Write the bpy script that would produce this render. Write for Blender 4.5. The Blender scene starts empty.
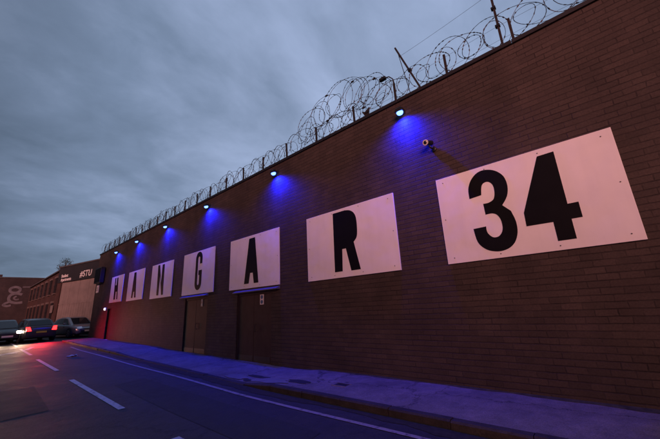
import bpy, bmesh, math, random
from mathutils import Vector, Matrix, noise
random.seed(7)
R = math.radians
scn = bpy.context.scene
col = scn.collection

# ------------------------------------------------------------------ camera
cam_d = bpy.data.cameras.new('camera')
cam = bpy.data.objects.new('camera', cam_d)
col.objects.link(cam)
cr = Vector((0.66393897, -0.74608262, -0.05045562))
cu = Vector((-0.16977101, -0.21610279, 0.96149747))
cf = Vector((0.72826016, 0.62980973, 0.27014227))
CAMZ = 1.588
cam.matrix_world = Matrix(((cr.x, cu.x, -cf.x, 0), (cr.y, cu.y, -cf.y, 0), (cr.z, cu.z, -cf.z, CAMZ), (0, 0, 0, 1)))
cam_d.sensor_width = 36
cam_d.lens = 309.5 / 660 * 36
cam_d.clip_start = 0.05
cam_d.clip_end = 3000
scn.camera = cam

# ------------------------------------------------------------------ light
SUN_EL = 10.0
SUN_AZ = (-0.80, -0.60)          # horizontal direction towards the low light in the west
SUN_STRENGTH = 3.0
SKY_STRENGTH = 0.1
LAMP_POWER = 900.0
EXPOSURE = 0.16
OPP_LOW, OPP_HIGH = 4.2, 8.3    # heights of the unseen blocks added opposite to shade the wall
scn.view_settings.view_transform = 'Standard'
scn.view_settings.look = 'None'
scn.view_settings.gamma = 1
scn.view_settings.use_curve_mapping = False
scn.view_settings.exposure = EXPOSURE

sl = bpy.data.lights.new('sun', 'SUN')
sl.energy = SUN_STRENGTH
sl.angle = R(24)
sl.color = (1.0, 0.42, 0.38)
so = bpy.data.objects.new('sun', sl)
col.objects.link(so)
sd = Vector((SUN_AZ[0] * math.cos(R(SUN_EL)), SUN_AZ[1] * math.cos(R(SUN_EL)), math.sin(R(SUN_EL))))
so.rotation_euler = sd.to_track_quat('Z', 'Y').to_euler()
so.location = (-20, -15, 12)

world = bpy.data.worlds.new('World')
scn.world = world
world.use_nodes = True
nt = world.node_tree
nt.nodes.clear()


def N(tree, typ, **kw):
    n = tree.nodes.new(typ)
    for k, v in kw.items():
        if k.startswith('i_'):
            key = k[2:]
            n.inputs[int(key) if key.isdigit() else key.replace('_', ' ')].default_value = v
        else:
            setattr(n, k, v)
    return n


def build_world():
    L = nt.links.new
    out = N(nt, 'ShaderNodeOutputWorld')
    bg = N(nt, 'ShaderNodeBackground')
    bg.inputs['Strength'].default_value = SKY_STRENGTH
    L(bg.outputs[0], out.inputs[0])
    sky = N(nt, 'ShaderNodeTexSky', sky_type='NISHITA')
    sky.sun_disc = False
    sky.sun_elevation = R(SUN_EL)
    sky.sun_rotation = math.atan2(SUN_AZ[0], SUN_AZ[1])
    tc = N(nt, 'ShaderNodeTexCoord')
    sep = N(nt, 'ShaderNodeSeparateXYZ')
    L(tc.outputs['Generated'], sep.inputs[0])
    # the cloud sheet overhead: direction projected on a level layer
    zz = N(nt, 'ShaderNodeMath', operation='MAXIMUM', i_1=0.0)
    L(sep.outputs['Z'], zz.inputs[0])
    za = N(nt, 'ShaderNodeMath', operation='ADD', i_1=0.22)
    L(zz.outputs[0], za.inputs[0])
    dx = N(nt, 'ShaderNodeMath', operation='DIVIDE')
    dy = N(nt, 'ShaderNodeMath', operation='DIVIDE')
    L(sep.outputs['X'], dx.inputs[0]); L(za.outputs[0], dx.inputs[1])
    L(sep.outputs['Y'], dy.inputs[0]); L(za.outputs[0], dy.inputs[1])
    cmb = N(nt, 'ShaderNodeCombineXYZ')
    L(dx.outputs[0], cmb.inputs[0]); L(dy.outputs[0], cmb.inputs[1])
    mp = N(nt, 'ShaderNodeMapping')
    mp.inputs['Rotation'].default_value = (0, 0, R(-38))
    mp.inputs['Scale'].default_value = (0.95, 1.25, 1)
    mp.inputs['Location'].default_value = (3.1, 1.7, 0)
    L(cmb.outputs[0], mp.inputs[0])
    n1 = N(nt, 'ShaderNodeTexNoise', i_Scale=1.3, i_Detail=7.0, i_Roughness=0.52, i_Distortion=0.5)
    L(mp.outputs[0], n1.inputs['Vector'])
    n2 = N(nt, 'ShaderNodeTexNoise', i_Scale=5.0, i_Detail=6.0, i_Roughness=0.55, i_Distortion=0.4)
    L(mp.outputs[0], n2.inputs['Vector'])
    # brighter part of the sheet, ahead and to the right
    dot = N(nt, 'ShaderNodeVectorMath', operation='DOT_PRODUCT')
    dot.inputs[1].default_value = Vector((0.86, 0.30, 0.42)).normalized()
    L(tc.outputs['Generated'], dot.inputs[0])
    dm = N(nt, 'ShaderNodeMapRange', i_1=0.25, i_2=1.0, i_3=-0.10, i_4=0.26)
    L(dot.outputs['Value'], dm.inputs[0])
    a = N(nt, 'ShaderNodeMath', operation='MULTIPLY_ADD', i_1=0.78, i_2=0.08)
    L(n1.outputs['Fac'], a.inputs[0])
    b = N(nt, 'ShaderNodeMath', operation='MULTIPLY_ADD', i_1=0.30)
    L(n2.outputs['Fac'], b.inputs[0]); L(a.outputs[0], b.inputs[2])
    c = N(nt, 'ShaderNodeMath', operation='ADD')
    L(b.outputs[0], c.inputs[0]); L(dm.outputs[0], c.inputs[1])
    lowb = N(nt, 'ShaderNodeMapRange', i_1=0.0, i_2=0.35, i_3=-0.09, i_4=0.0)
    L(sep.outputs['Z'], lowb.inputs[0])
    c2 = N(nt, 'ShaderNodeMath', operation='ADD')
    L(c.outputs[0], c2.inputs[0]); L(lowb.outputs[0], c2.inputs[1])
    rp = N(nt, 'ShaderNodeValToRGB')
    el = rp.color_ramp.elements
    el[0].position = 0.36; el[0].color = (0.098, 0.140, 0.212, 1)
    el[1].position = 0.98; el[1].color = (0.350, 0.435, 0.650, 1)
    e = rp.color_ramp.elements.new(0.62); e.color = (0.172, 0.232, 0.352, 1)
    L(c2.outputs[0], rp.inputs[0])
    # unseen sky on the street side, dimmed to cut fill on wall and ground
    bk = N(nt, 'ShaderNodeMapRange', i_1=-0.35, i_2=0.15, i_3=0.36 / SKY_STRENGTH, i_4=1.0 / SKY_STRENGTH)
    L(sep.outputs['X'], bk.inputs[0])
    sc = N(nt, 'ShaderNodeVectorMath', operation='SCALE')
    L(bk.outputs[0], sc.inputs['Scale'])
    L(rp.outputs[0], sc.inputs[0])
    mx = N(nt, 'ShaderNodeMix', data_type='RGBA')
    mx.inputs[0].default_value = 0.96
    L(sky.outputs[0], mx.inputs[6]); L(sc.outputs[0], mx.inputs[7])
    L(mx.outputs[2], bg.inputs['Color'])


build_world()


# ------------------------------------------------------------------ helpers
def gz(y):
    """height of the ground: level near the camera, then rising gently away from it"""
    if y < 6: return 0.0
    return 0.0135 * (min(y, 90) - 6)


class MB:
    def __init__(self):
        self.v = []; self.f = []

    def poly(self, pts):
        b = len(self.v)
        self.v += [Vector(p) for p in pts]
        self.f.append(list(range(b, b + len(pts))))
        return self

    def box(self, x0, x1, y0, y1, z0, z1):
        b = len(self.v)
        for x in (x0, x1):
            for y in (y0, y1):
                for z in (z0, z1):
                    self.v.append(Vector((x, y, z)))
        for q in ((0, 1, 3, 2), (4, 6, 7, 5), (0, 4, 5, 1), (2, 3, 7, 6), (0, 2, 6, 4), (1, 5, 7, 3)):
            self.f.append([b + i for i in q])
        return self

    def prism(self, pts, off):
        """closed prism from a planar outline, pushed along the vector off"""
        off = Vector(off); n = len(pts); b = len(self.v)
        self.v += [Vector(p) for p in pts] + [Vector(p) + off for p in pts]
        self.f.append([b + i for i in range(n)][::-1])
        self.f.append([b + n + i for i in range(n)])
        for i in range(n):
            j = (i + 1) % n
            self.f.append([b + i, b + j, b + n + j, b + n + i])
        return self

    def tube(self, pts, r, seg=6, closed=False):
        pts = [Vector(p) for p in pts]; n = len(pts); b = len(self.v)
        rr = r if isinstance(r, (list, tuple)) else [r] * n
        up = Vector((0.13, 0.31, 0.94)).normalized()
        for i, p in enumerate(pts):
            if closed: t = pts[(i + 1) % n] - pts[i - 1]
            else: t = pts[min(i + 1, n - 1)] - pts[max(i - 1, 0)]
            t.normalize()
            u = t.cross(up)
            if u.length < 0.05: u = t.cross(Vector((1, 0, 0)))
            u.normalize(); w = t.cross(u).normalized()
            for k in range(seg):
                a = 2 * math.pi * k / seg
                self.v.append(p + (u * math.cos(a) + w * math.sin(a)) * rr[i])
        m = n if closed else n - 1
        for i in range(m):
            j = (i + 1) % n
            for k in range(seg):
                l = (k + 1) % seg
                self.f.append([b + i * seg + k, b + i * seg + l, b + j * seg + l, b + j * seg + k])
        if not closed:
            self.f.append([b + k for k in range(seg)][::-1])
            self.f.append([b + (n - 1) * seg + k for k in range(seg)])
        return self

    def lathe(self, prof, c, axis, seg=20):
        """profile of (distance along axis, radius)"""
        axis = Vector(axis).normalized(); c = Vector(c)
        u = axis.orthogonal().normalized(); w = axis.cross(u)
        b = len(self.v)
        for (d, r) in prof:
            for k in range(seg):
                a = 2 * math.pi * k / seg
                self.v.append(c + axis * d + (u * math.cos(a) + w * math.sin(a)) * r)
        for i in range(len(prof) - 1):
            for k in range(seg):
                l = (k + 1) % seg
                self.f.append([b + i * seg + k, b + i * seg + l, b + (i + 1) * seg + l, b + (i + 1) * seg + k])
        self.f.append([b + k for k in range(seg)][::-1])
        self.f.append([b + (len(prof) - 1) * seg + k for k in range(seg)])
        return self

    def loft(self, rings, cap=True):
        b = len(self.v); n = len(rings[0])
        for r in rings: self.v += [Vector(p) for p in r]
        for i in range(len(rings) - 1):
            for k in range(n):
                l = (k + 1) % n
                self.f.append([b + i * n + k, b + i * n + l, b + (i + 1) * n + l, b + (i + 1) * n + k])
        if cap:
            self.f.append([b + k for k in range(n)][::-1])
            self.f.append([b + (len(rings) - 1) * n + k for k in range(n)])
        return self

    def build(self, name, mat, parent=None, smooth=False, bevel=0, subsurf=0, world=True):
        """one mesh object; with world=True the vertices are in world space and are moved into the root's frame"""
        me = bpy.data.meshes.new(name)
        off = Vector((0, 0, 0))
        if parent is not None and world:
            root = parent
            while root.parent: root = root.parent
            off = root.location
        me.from_pydata([v - off for v in self.v], [], self.f)
        bm = bmesh.new(); bm.from_mesh(me)
        bmesh.ops.recalc_face_normals(bm, faces=bm.faces)
        bm.to_mesh(me); bm.free()
        me.materials.append(mat)
        if smooth:
            for p in me.polygons: p.use_smooth = True
        o = bpy.data.objects.new(name, me)
        col.objects.link(o)
        if parent is not None: o.parent = parent
        if bevel:
            m = o.modifiers.new('bevel', 'BEVEL'); m.width = bevel; m.segments = 2; m.limit_method = 'ANGLE'
        if subsurf:
            m = o.modifiers.new('sub', 'SUBSURF'); m.levels = subsurf; m.render_levels = subsurf
        return o


def tag(o, label=None, cat=None, group=None, kind=None):
    if label: o['label'] = label
    if cat: o['category'] = cat
    if group: o['group'] = group
    if kind: o['kind'] = kind
    return o


def thing(name, loc, label, cat, group=None, rz=0.0):
    o = bpy.data.objects.new(name, None)
    o.empty_display_size = 0.2
    col.objects.link(o)
    o.location = loc; o.rotation_euler = (0, 0, rz)
    return tag(o, label, cat, group)


def copy_tree(o, parent=None):
    c = o.copy()
    col.objects.link(c)
    if parent is not None: c.parent = parent
    for ch in list(o.children): copy_tree(ch, c)
    return c


# ------------------------------------------------------------------ materials
def mat_base(name):
    m = bpy.data.materials.new(name); m.use_nodes = True
    t = m.node_tree
    return m, t, t.nodes['Principled BSDF'], t.links.new


def plain(name, c, rough=0.6, metal=0.0, var=0.15, scale=6.0, bump=0.0, spec=0.5):
    m, t, p, L = mat_base(name)
    tc = N(t, 'ShaderNodeTexCoord')
    n = N(t, 'ShaderNodeTexNoise', i_Scale=scale, i_Detail=6.0, i_Roughness=0.6)
    L(tc.outputs['Object'], n.inputs['Vector'])
    rp = N(t, 'ShaderNodeValToRGB')
    rp.color_ramp.elements[0].position = 0.3; rp.color_ramp.elements[1].position = 0.7
    rp.color_ramp.elements[0].color = tuple(x * (1 - var) for x in c) + (1,)
    rp.color_ramp.elements[1].color = tuple(min(1, x * (1 + var)) for x in c) + (1,)
    L(n.outputs['Fac'], rp.inputs[0]); L(rp.outputs[0], p.inputs['Base Color'])
    p.inputs['Roughness'].default_value = rough
    p.inputs['Metallic'].default_value = metal
    p.inputs['Specular IOR Level'].default_value = spec
    if bump:
        b = N(t, 'ShaderNodeBump', i_Strength=bump, i_Distance=0.02)
        L(n.outputs['Fac'], b.inputs['Height']); L(b.outputs[0], p.inputs['Normal'])
    return m


def grimy(name, c):
    """painted sheet: broad uneven dirt, faint vertical wash marks, slight warp"""
    m, t, p, L = mat_base(name)
    tc = N(t, 'ShaderNodeTexCoord')
    n1 = N(t, 'ShaderNodeTexNoise', i_Scale=1.1, i_Detail=7.0, i_Roughness=0.6); L(tc.outputs['Object'], n1.inputs['Vector'])
    mp = N(t, 'ShaderNodeMapping'); mp.inputs['Scale'].default_value = (1, 5, 0.6); L(tc.outputs['Object'], mp.inputs[0])
    n2 = N(t, 'ShaderNodeTexNoise', i_Scale=1.0, i_Detail=6.0, i_Roughness=0.65); L(mp.outputs[0], n2.inputs['Vector'])
    a = N(t, 'ShaderNodeMapRange', i_1=0.3, i_2=0.72, i_3=1.04, i_4=0.91); L(n1.outputs['Fac'], a.inputs[0])
    b = N(t, 'ShaderNodeMapRange', i_1=0.45, i_2=0.85, i_3=1.0, i_4=0.93); L(n2.outputs['Fac'], b.inputs[0])
    mu = N(t, 'ShaderNodeMath', operation='MULTIPLY'); L(a.outputs[0], mu.inputs[0]); L(b.outputs[0], mu.inputs[1])
    vs = N(t, 'ShaderNodeVectorMath', operation='SCALE'); vs.inputs[0].default_value = c
    L(mu.outputs[0], vs.inputs['Scale']); L(vs.outputs[0], p.inputs['Base Color'])
    p.inputs['Roughness'].default_value = 0.45
    n3 = N(t, 'ShaderNodeTexNoise', i_Scale=1.6, i_Detail=2.0); L(tc.outputs['Object'], n3.inputs['Vector'])
    bm_ = N(t, 'ShaderNodeBump', i_Strength=0.5, i_Distance=0.03); L(n3.outputs['Fac'], bm_.inputs['Height']); L(bm_.outputs[0], p.inputs['Normal'])
    return m


def emit(name, c, s):
    m, t, p, L = mat_base(name)
    p.inputs['Base Color'].default_value = tuple(min(1, x) for x in c) + (1,)
    p.inputs['Emission Color'].default_value = tuple(c) + (1,)
    p.inputs['Emission Strength'].default_value = s
    return m


def brick(name, c1, c2, mortar, bw=0.235, bh=0.0945, ms=0.010, bump=0.6, rough=0.75, grime=0.35, offset=0.5, spec=0.35, bd=0.012, joints=(0.15, 0.9, 0.35, 1.0)):
    m, t, p, L = mat_base(name)
    tc = N(t, 'ShaderNodeTexCoord')
    sp = N(t, 'ShaderNodeSeparateXYZ'); L(tc.outputs['Object'], sp.inputs[0])
    ad = N(t, 'ShaderNodeMath', operation='ADD'); L(sp.outputs[0], ad.inputs[0]); L(sp.outputs[1], ad.inputs[1])
    cb = N(t, 'ShaderNodeCombineXYZ'); L(ad.outputs[0], cb.inputs[0]); L(sp.outputs[2], cb.inputs[1])
    # slightly uneven courses
    nd = N(t, 'ShaderNodeTexNoise', i_Scale=5.0, i_Detail=3.0)
    L(cb.outputs[0], nd.inputs['Vector'])
    sb = N(t, 'ShaderNodeVectorMath', operation='SUBTRACT'); sb.inputs[1].default_value = (0.5, 0.5, 0.5)
    L(nd.outputs['Color'], sb.inputs[0])
    scv = N(t, 'ShaderNodeVectorMath', operation='MULTIPLY'); scv.inputs[1].default_value = (0.035, 0.018, 0)
    L(sb.outputs[0], scv.inputs[0])
    av = N(t, 'ShaderNodeVectorMath', operation='ADD')
    L(cb.outputs[0], av.inputs[0]); L(scv.outputs[0], av.inputs[1])
    br = N(t, 'ShaderNodeTexBrick')
    br.offset = offset; br.squash = 1.0
    br.inputs['Scale'].default_value = 1.0
    br.inputs['Brick Width'].default_value = bw
    br.inputs['Row Height'].default_value = bh
    br.inputs['Mortar Size'].default_value = ms
    br.inputs['Mortar Smooth'].default_value = 0.5
    br.inputs['Bias'].default_value = -0.1
    br.inputs['Color1'].default_value = (*c1, 1); br.inputs['Color2'].default_value = (*c2, 1)
    br.inputs['Mortar'].default_value = (*mortar, 1)
    L(av.outputs[0], br.inputs['Vector'])
    # the level joints alone, so that they can read stronger than the upright ones
    bed = N(t, 'ShaderNodeTexBrick'); bed.offset = 0.0
    for k in ('Scale', 'Row Height', 'Mortar Size', 'Mortar Smooth'): bed.inputs[k].default_value = br.inputs[k].default_value
    bed.inputs['Brick Width'].default_value = 400.0
    L(av.outputs[0], bed.inputs['Vector'])
    nj = N(t, 'ShaderNodeTexNoise', i_Scale=2.6, i_Detail=5.0, i_Roughness=0.7); L(cb.outputs[0], nj.inputs['Vector'])
    j1 = N(t, 'ShaderNodeMapRange', i_1=0.40, i_2=0.66, i_3=joints[0], i_4=joints[1]); L(nj.outputs['Fac'], j1.inputs[0])
    j2 = N(t, 'ShaderNodeMapRange', i_1=0.35, i_2=0.6, i_3=joints[2], i_4=joints[3]); L(nj.outputs['Fac'], j2.inputs[0])
    h1 = N(t, 'ShaderNodeMath', operation='MULTIPLY'); L(br.outputs['Fac'], h1.inputs[0]); L(j1.outputs[0], h1.inputs[1])
    h2 = N(t, 'ShaderNodeMath', operation='MULTIPLY'); L(bed.outputs['Fac'], h2.inputs[0]); L(j2.outputs[0], h2.inputs[1])
    jf = N(t, 'ShaderNodeMath', operation='MAXIMUM'); L(h1.outputs[0], jf.inputs[0]); L(h2.outputs[0], jf.inputs[1])
    br2 = N(t, 'ShaderNodeTexBrick'); br2.offset = offset          # brick colours without the joints
    for k in ('Scale', 'Row Height', 'Brick Width', 'Bias', 'Color1', 'Color2'): br2.inputs[k].default_value = br.inputs[k].default_value
    br2.inputs['Mortar Size'].default_value = 0.0
    L(av.outputs[0], br2.inputs['Vector'])
    cm = N(t, 'ShaderNodeMix', data_type='RGBA')
    L(jf.outputs[0], cm.inputs[0]); L(br2.outputs['Color'], cm.inputs[6]); cm.inputs[7].default_value = (*mortar, 1)
    # broad weathering, vertical rain streaks and fine grain
    n1 = N(t, 'ShaderNodeTexNoise', i_Scale=0.55, i_Detail=7.0, i_Roughness=0.65)
    L(cb.outputs[0], n1.inputs['Vector'])
    n2 = N(t, 'ShaderNodeTexNoise', i_Scale=38.0, i_Detail=4.0, i_Roughness=0.7)
    L(cb.outputs[0], n2.inputs['Vector'])
    ms_ = N(t, 'ShaderNodeMapping'); ms_.inputs['Scale'].default_value = (2.6, 0.22, 1); L(cb.outputs[0], ms_.inputs[0])
    n4 = N(t, 'ShaderNodeTexNoise', i_Scale=1.0, i_Detail=6.0, i_Roughness=0.6); L(ms_.outputs[0], n4.inputs['Vector'])
    r4 = N(t, 'ShaderNodeMapRange', i_1=0.35, i_2=0.7, i_3=1.06, i_4=0.88); L(n4.outputs['Fac'], r4.inputs[0])
    r1 = N(t, 'ShaderNodeMapRange', i_1=0.3, i_2=0.7, i_3=1 - grime, i_4=1 + grime * 0.6)
    L(n1.outputs['Fac'], r1.inputs[0])
    r2 = N(t, 'ShaderNodeMapRange', i_1=0.25, i_2=0.75, i_3=0.72, i_4=1.28)
    L(n2.outputs['Fac'], r2.inputs[0])
    mu = N(t, 'ShaderNodeMath', operation='MULTIPLY'); L(r1.outputs[0], mu.inputs[0]); L(r2.outputs[0], mu.inputs[1])
    mu2 = N(t, 'ShaderNodeMath', operation='MULTIPLY'); L(mu.outputs[0], mu2.inputs[0]); L(r4.outputs[0], mu2.inputs[1])
    vs = N(t, 'ShaderNodeVectorMath', operation='SCALE')
    L(cm.outputs[2], vs.inputs[0]); L(mu2.outputs[0], vs.inputs['Scale'])
    L(vs.outputs[0], p.inputs['Base Color'])
    p.inputs['Roughness'].default_value = rough
    p.inputs['Specular IOR Level'].default_value = spec
    # relief: joints sunk, each brick at its own depth
    inv = N(t, 'ShaderNodeMath', operation='SUBTRACT', i_0=1.0); L(jf.outputs[0], inv.inputs[1])
    bwn = N(t, 'ShaderNodeRGBToBW'); L(br2.outputs['Color'], bwn.inputs[0])
    mm = N(t, 'ShaderNodeMath', operation='MULTIPLY_ADD', i_1=0.35)
    L(n2.outputs['Fac'], mm.inputs[0]); L(inv.outputs[0], mm.inputs[2])
    m3 = N(t, 'ShaderNodeMath', operation='MULTIPLY_ADD', i_1=12.0)
    L(bwn.outputs[0], m3.inputs[0]); L(mm.outputs[0], m3.inputs[2])
    b = N(t, 'ShaderNodeBump', i_Strength=bump, i_Distance=bd)
    L(m3.outputs[0], b.inputs['Height']); L(b.outputs[0], p.inputs['Normal'])
    return m


def ground_mat(name, c, rough, speck, patch, bumpd, crack=0.0, slab=None):
    m, t, p, L = mat_base(name)
    tc = N(t, 'ShaderNodeTexCoord')
    n1 = N(t, 'ShaderNodeTexNoise', i_Scale=0.7, i_Detail=7.0, i_Roughness=0.65)
    n2 = N(t, 'ShaderNodeTexNoise', i_Scale=70.0, i_Detail=4.0, i_Roughness=0.7)
    n3 = N(t, 'ShaderNodeTexNoise', i_Scale=4.5, i_Detail=5.0, i_Roughness=0.7)
    for n in (n1, n2, n3): L(tc.outputs['Object'], n.inputs['Vector'])
    r1 = N(t, 'ShaderNodeMapRange', i_1=0.3, i_2=0.7, i_3=1 - patch, i_4=1 + patch)
    r2 = N(t, 'ShaderNodeMapRange', i_1=0.3, i_2=0.7, i_3=1 - speck, i_4=1 + speck)
    r3 = N(t, 'ShaderNodeMapRange', i_1=0.3, i_2=0.7, i_3=1 - patch * 0.7, i_4=1 + patch * 0.7)
    L(n1.outputs['Fac'], r1.inputs[0]); L(n2.outputs['Fac'], r2.inputs[0]); L(n3.outputs['Fac'], r3.inputs[0])
    a = N(t, 'ShaderNodeMath', operation='MULTIPLY'); L(r1.outputs[0], a.inputs[0]); L(r2.outputs[0], a.inputs[1])
    a2 = N(t, 'ShaderNodeMath', operation='MULTIPLY'); L(a.outputs[0], a2.inputs[0]); L(r3.outputs[0], a2.inputs[1])
    last = a2
    if crack:
        vo = N(t, 'ShaderNodeTexVoronoi', feature='DISTANCE_TO_EDGE', i_Scale=0.55)
        w = N(t, 'ShaderNodeVectorMath', operation='MULTIPLY_ADD')
        w.inputs[1].default_value = (0.55, 0.55, 0.0)
        L(n3.outputs['Color'], w.inputs[0]); L(tc.outputs['Object'], w.inputs[2])
        L(w.outputs[0], vo.inputs['Vector'])
        cr_ = N(t, 'ShaderNodeMapRange', i_1=0.0, i_2=0.010, i_3=1 - crack, i_4=1.0)
        L(vo.outputs['Distance'], cr_.inputs[0])
        a3 = N(t, 'ShaderNodeMath', operation='MULTIPLY'); L(last.outputs[0], a3.inputs[0]); L(cr_.outputs[0], a3.inputs[1])
        last = a3
    if slab:
        br = N(t, 'ShaderNodeTexBrick'); br.offset = 0.5
        mp = N(t, 'ShaderNodeMapping'); mp.inputs['Rotation'].default_value = (0, 0, R(90))
        L(tc.outputs['Object'], mp.inputs[0]); L(mp.outputs[0], br.inputs['Vector'])
        br.inputs['Scale'].default_value = 1.0
        br.inputs['Brick Width'].default_value = slab[0]; br.inputs['Row Height'].default_value = slab[1]
        br.inputs['Mortar Size'].default_value = 0.008
        br.inputs['Color1'].default_value = (0.86, 0.86, 0.86, 1); br.inputs['Color2'].default_value = (1.1, 1.1, 1.1, 1)
        br.inputs['Mortar'].default_value = (0.55, 0.55, 0.55, 1)
        a4 = N(t, 'ShaderNodeMath', operation='MULTIPLY'); L(last.outputs[0], a4.inputs[0]); L(br.outputs['Color'], a4.inputs[1])
        last = a4
    vs = N(t, 'ShaderNodeVectorMath', operation='SCALE'); vs.inputs[0].default_value = c
    L(last.outputs[0], vs.inputs['Scale']); L(vs.outputs[0], p.inputs['Base Color'])
    rr = N(t, 'ShaderNodeMapRange', i_1=0.3, i_2=0.7, i_3=rough - 0.12, i_4=rough + 0.12)
    L(n1.outputs['Fac'], rr.inputs[0]); L(rr.outputs[0], p.inputs['Roughness'])
    p.inputs['Specular IOR Level'].default_value = 0.28
    b = N(t, 'ShaderNodeBump', i_Strength=0.6, i_Distance=bumpd)
    L(n2.outputs['Fac'], b.inputs['Height'])
    b2 = N(t, 'ShaderNodeBump', i_Strength=0.5, i_Distance=bumpd * 4)
    L(n3.outputs['Fac'], b2.inputs['Height']); L(b.outputs[0], b2.inputs['Normal'])
    L(b2.outputs[0], p.inputs['Normal'])
    return m


def worn_paint(name, c, under, wear=0.5):
    """road paint with the asphalt showing through the worn places"""
    m, t, p, L = mat_base(name)
    tc = N(t, 'ShaderNodeTexCoord')
    n = N(t, 'ShaderNodeTexNoise', i_Scale=9.0, i_Detail=8.0, i_Roughness=0.75)
    L(tc.outputs['Object'], n.inputs['Vector'])
    rp = N(t, 'ShaderNodeValToRGB')
    rp.color_ramp.elements[0].position = wear - 0.12; rp.color_ramp.elements[0].color = (*under, 1)
    rp.color_ramp.elements[1].position = wear + 0.02; rp.color_ramp.elements[1].color = (*c, 1)
    L(n.outputs['Fac'], rp.inputs[0]); L(rp.outputs[0], p.inputs['Base Color'])
    p.inputs['Roughness'].default_value = 0.6
    return m


M = {}
M['hangar_brick'] = brick('dark_painted_brick', (0.061, 0.045, 0.039), (0.045, 0.034, 0.030), (0.023, 0.017, 0.016), bump=0.6, spec=0.2, joints=(0.0, 0.85, 0.35, 0.95), bw=0.25, bh=0.097)
M['street_brick'] = brick('sooty_red_brick', (0.072, 0.034, 0.027), (0.048, 0.025, 0.022), (0.045, 0.03, 0.026), bh=0.075, bw=0.225)
M['mural_brick'] = brick('dark_end_brick', (0.055, 0.035, 0.034), (0.04, 0.028, 0.028), (0.035, 0.026, 0.025), bh=0.075, bw=0.225)
M['coping'] = plain('coping_metal', (0.014, 0.013, 0.015), 0.55, 0.2, 0.3, 3.0)
M['door'] = plain('brown_door_paint', (0.044, 0.028, 0.026), 0.65, 0, 0.22, 2.5, spec=0.15)
M['door_dark'] = plain('dark_blue_door', (0.005, 0.006, 0.010), 0.7, 0, 0.2, 3.0, spec=0.1)
M['canopy'] = plain('pale_ledge_board', (0.09, 0.085, 0.10), 0.6, 0, 0.25, 4.0)
M['panel'] = grimy('white_sign_sheet', (0.76, 0.73, 0.73))
M['letter'] = plain('black_letter_vinyl', (0.005, 0.005, 0.006), 0.6, 0, 0.2, 3.0, spec=0.1)
M['screw'] = plain('screw_steel', (0.10, 0.09, 0.09), 0.5, 0.6, 0.2, 20)
M['iron'] = plain('rusty_dark_iron', (0.022, 0.017, 0.016), 0.7, 0.3, 0.4, 12)
M['razor'] = plain('dull_wire', (0.045, 0.045, 0.05), 0.55, 0.6, 0.3, 10)
M['black_metal'] = plain('black_lamp_housing', (0.012, 0.012, 0.013), 0.45, 0.2, 0.2, 8)
M['white_plastic'] = plain('white_plastic', (0.68, 0.62, 0.60), 0.4, 0, 0.06, 8)
M['plate_blue'] = plain('blue_sign_enamel', (0.02, 0.08, 0.22), 0.4, 0, 0.1, 10)
M['glass'] = plain('dark_glass', (0.012, 0.014, 0.018), 0.08, 0, 0.1, 3)
M['lens_blue'] = emit('blue_flood_lens', (0.10, 0.22, 1.0), 5.0)
M['asphalt'] = ground_mat('asphalt', (0.045, 0.039, 0.041), 0.68, 0.6, 0.28, 0.010, crack=0.5)
M['ground'] = ground_mat('bare_ground', (0.07, 0.065, 0.06), 0.85, 0.3, 0.3, 0.01)
M['pavement'] = ground_mat('pavement_concrete', (0.185, 0.148, 0.138), 0.8, 0.38, 0.34, 0.009, crack=0.7)
M['kerb'] = ground_mat('kerb_stone', (0.050, 0.038, 0.036), 0.8, 0.35, 0.45, 0.008)
M['patch'] = ground_mat('pavement_repair', (0.19, 0.165, 0.165), 0.75, 0.2, 0.2, 0.006)
M['patch_dark'] = ground_mat('asphalt_repair', (0.036, 0.032, 0.033), 0.75, 0.35, 0.2, 0.006)
M['line_white'] = worn_paint('worn_white_paint', (0.50, 0.48, 0.49), (0.06, 0.055, 0.06), 0.46)
M['line_edge'] = worn_paint('worn_edge_paint', (0.34, 0.27, 0.26), (0.055, 0.05, 0.05), 0.47)


# ------------------------------------------------------------------ setting: ground, road, pavement
def sheet(outline_fn_y, ys, name, mat, dz, nx=1):
    """a strip along y: outline_fn_y(y) -> (x0, x1); follows the ground"""
    mb = MB()
    rows = []
    for y in ys:
        x0, x1 = outline_fn_y(y)
        rows.append([(x0 + (x1 - x0) * k / nx, y, gz(y) + dz) for k in range(nx + 1)])
    for a, b in zip(rows, rows[1:]):
        for k in range(nx):
            mb.poly([a[k], a[k + 1], b[k + 1], b[k]])
    return mb.build(name, mat)


YS = [-400, -60, -20, -10, 0, 6, 12, 20, 30, 40, 60, 90, 200, 900]
tag(sheet(lambda y: (-600, 900), YS, 'ground', M['ground'], -0.02), kind='structure')

KX = 4.31          # street face of the kerb
WX = 5.90          # face of the long brick wall
WEND = 27.9
PEND = 26.6        # the pavement turns the corner here


def kerb_h(y):
    """kerb upstand: full near the camera, dropped to almost nothing before the loading doors"""
    if y < 5.6: return 0.115
    if y < 6.6: return 0.115 - 0.085 * (y - 5.6)
    if y < 14.0: return 0.03
    if y < 15.5: return 0.03 + 0.06 * (y - 14.0) / 1.5
    return 0.09


road_ys = [-30, -10, 0, 6, 8, 10, 12, 14, 16, 18, 20, 22, 24, 26, 28, 30, 32, 36, 40, 46, 52, 58, 64]
tag(sheet(lambda y: (-6.5, KX + 0.05 if y <= PEND else 12.0), [y for y in road_ys if y <= 26] + [PEND, PEND + 0.01] + [y for y in road_ys if y > 27], 'road', M['asphalt'], 0.0), kind='structure')
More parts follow.
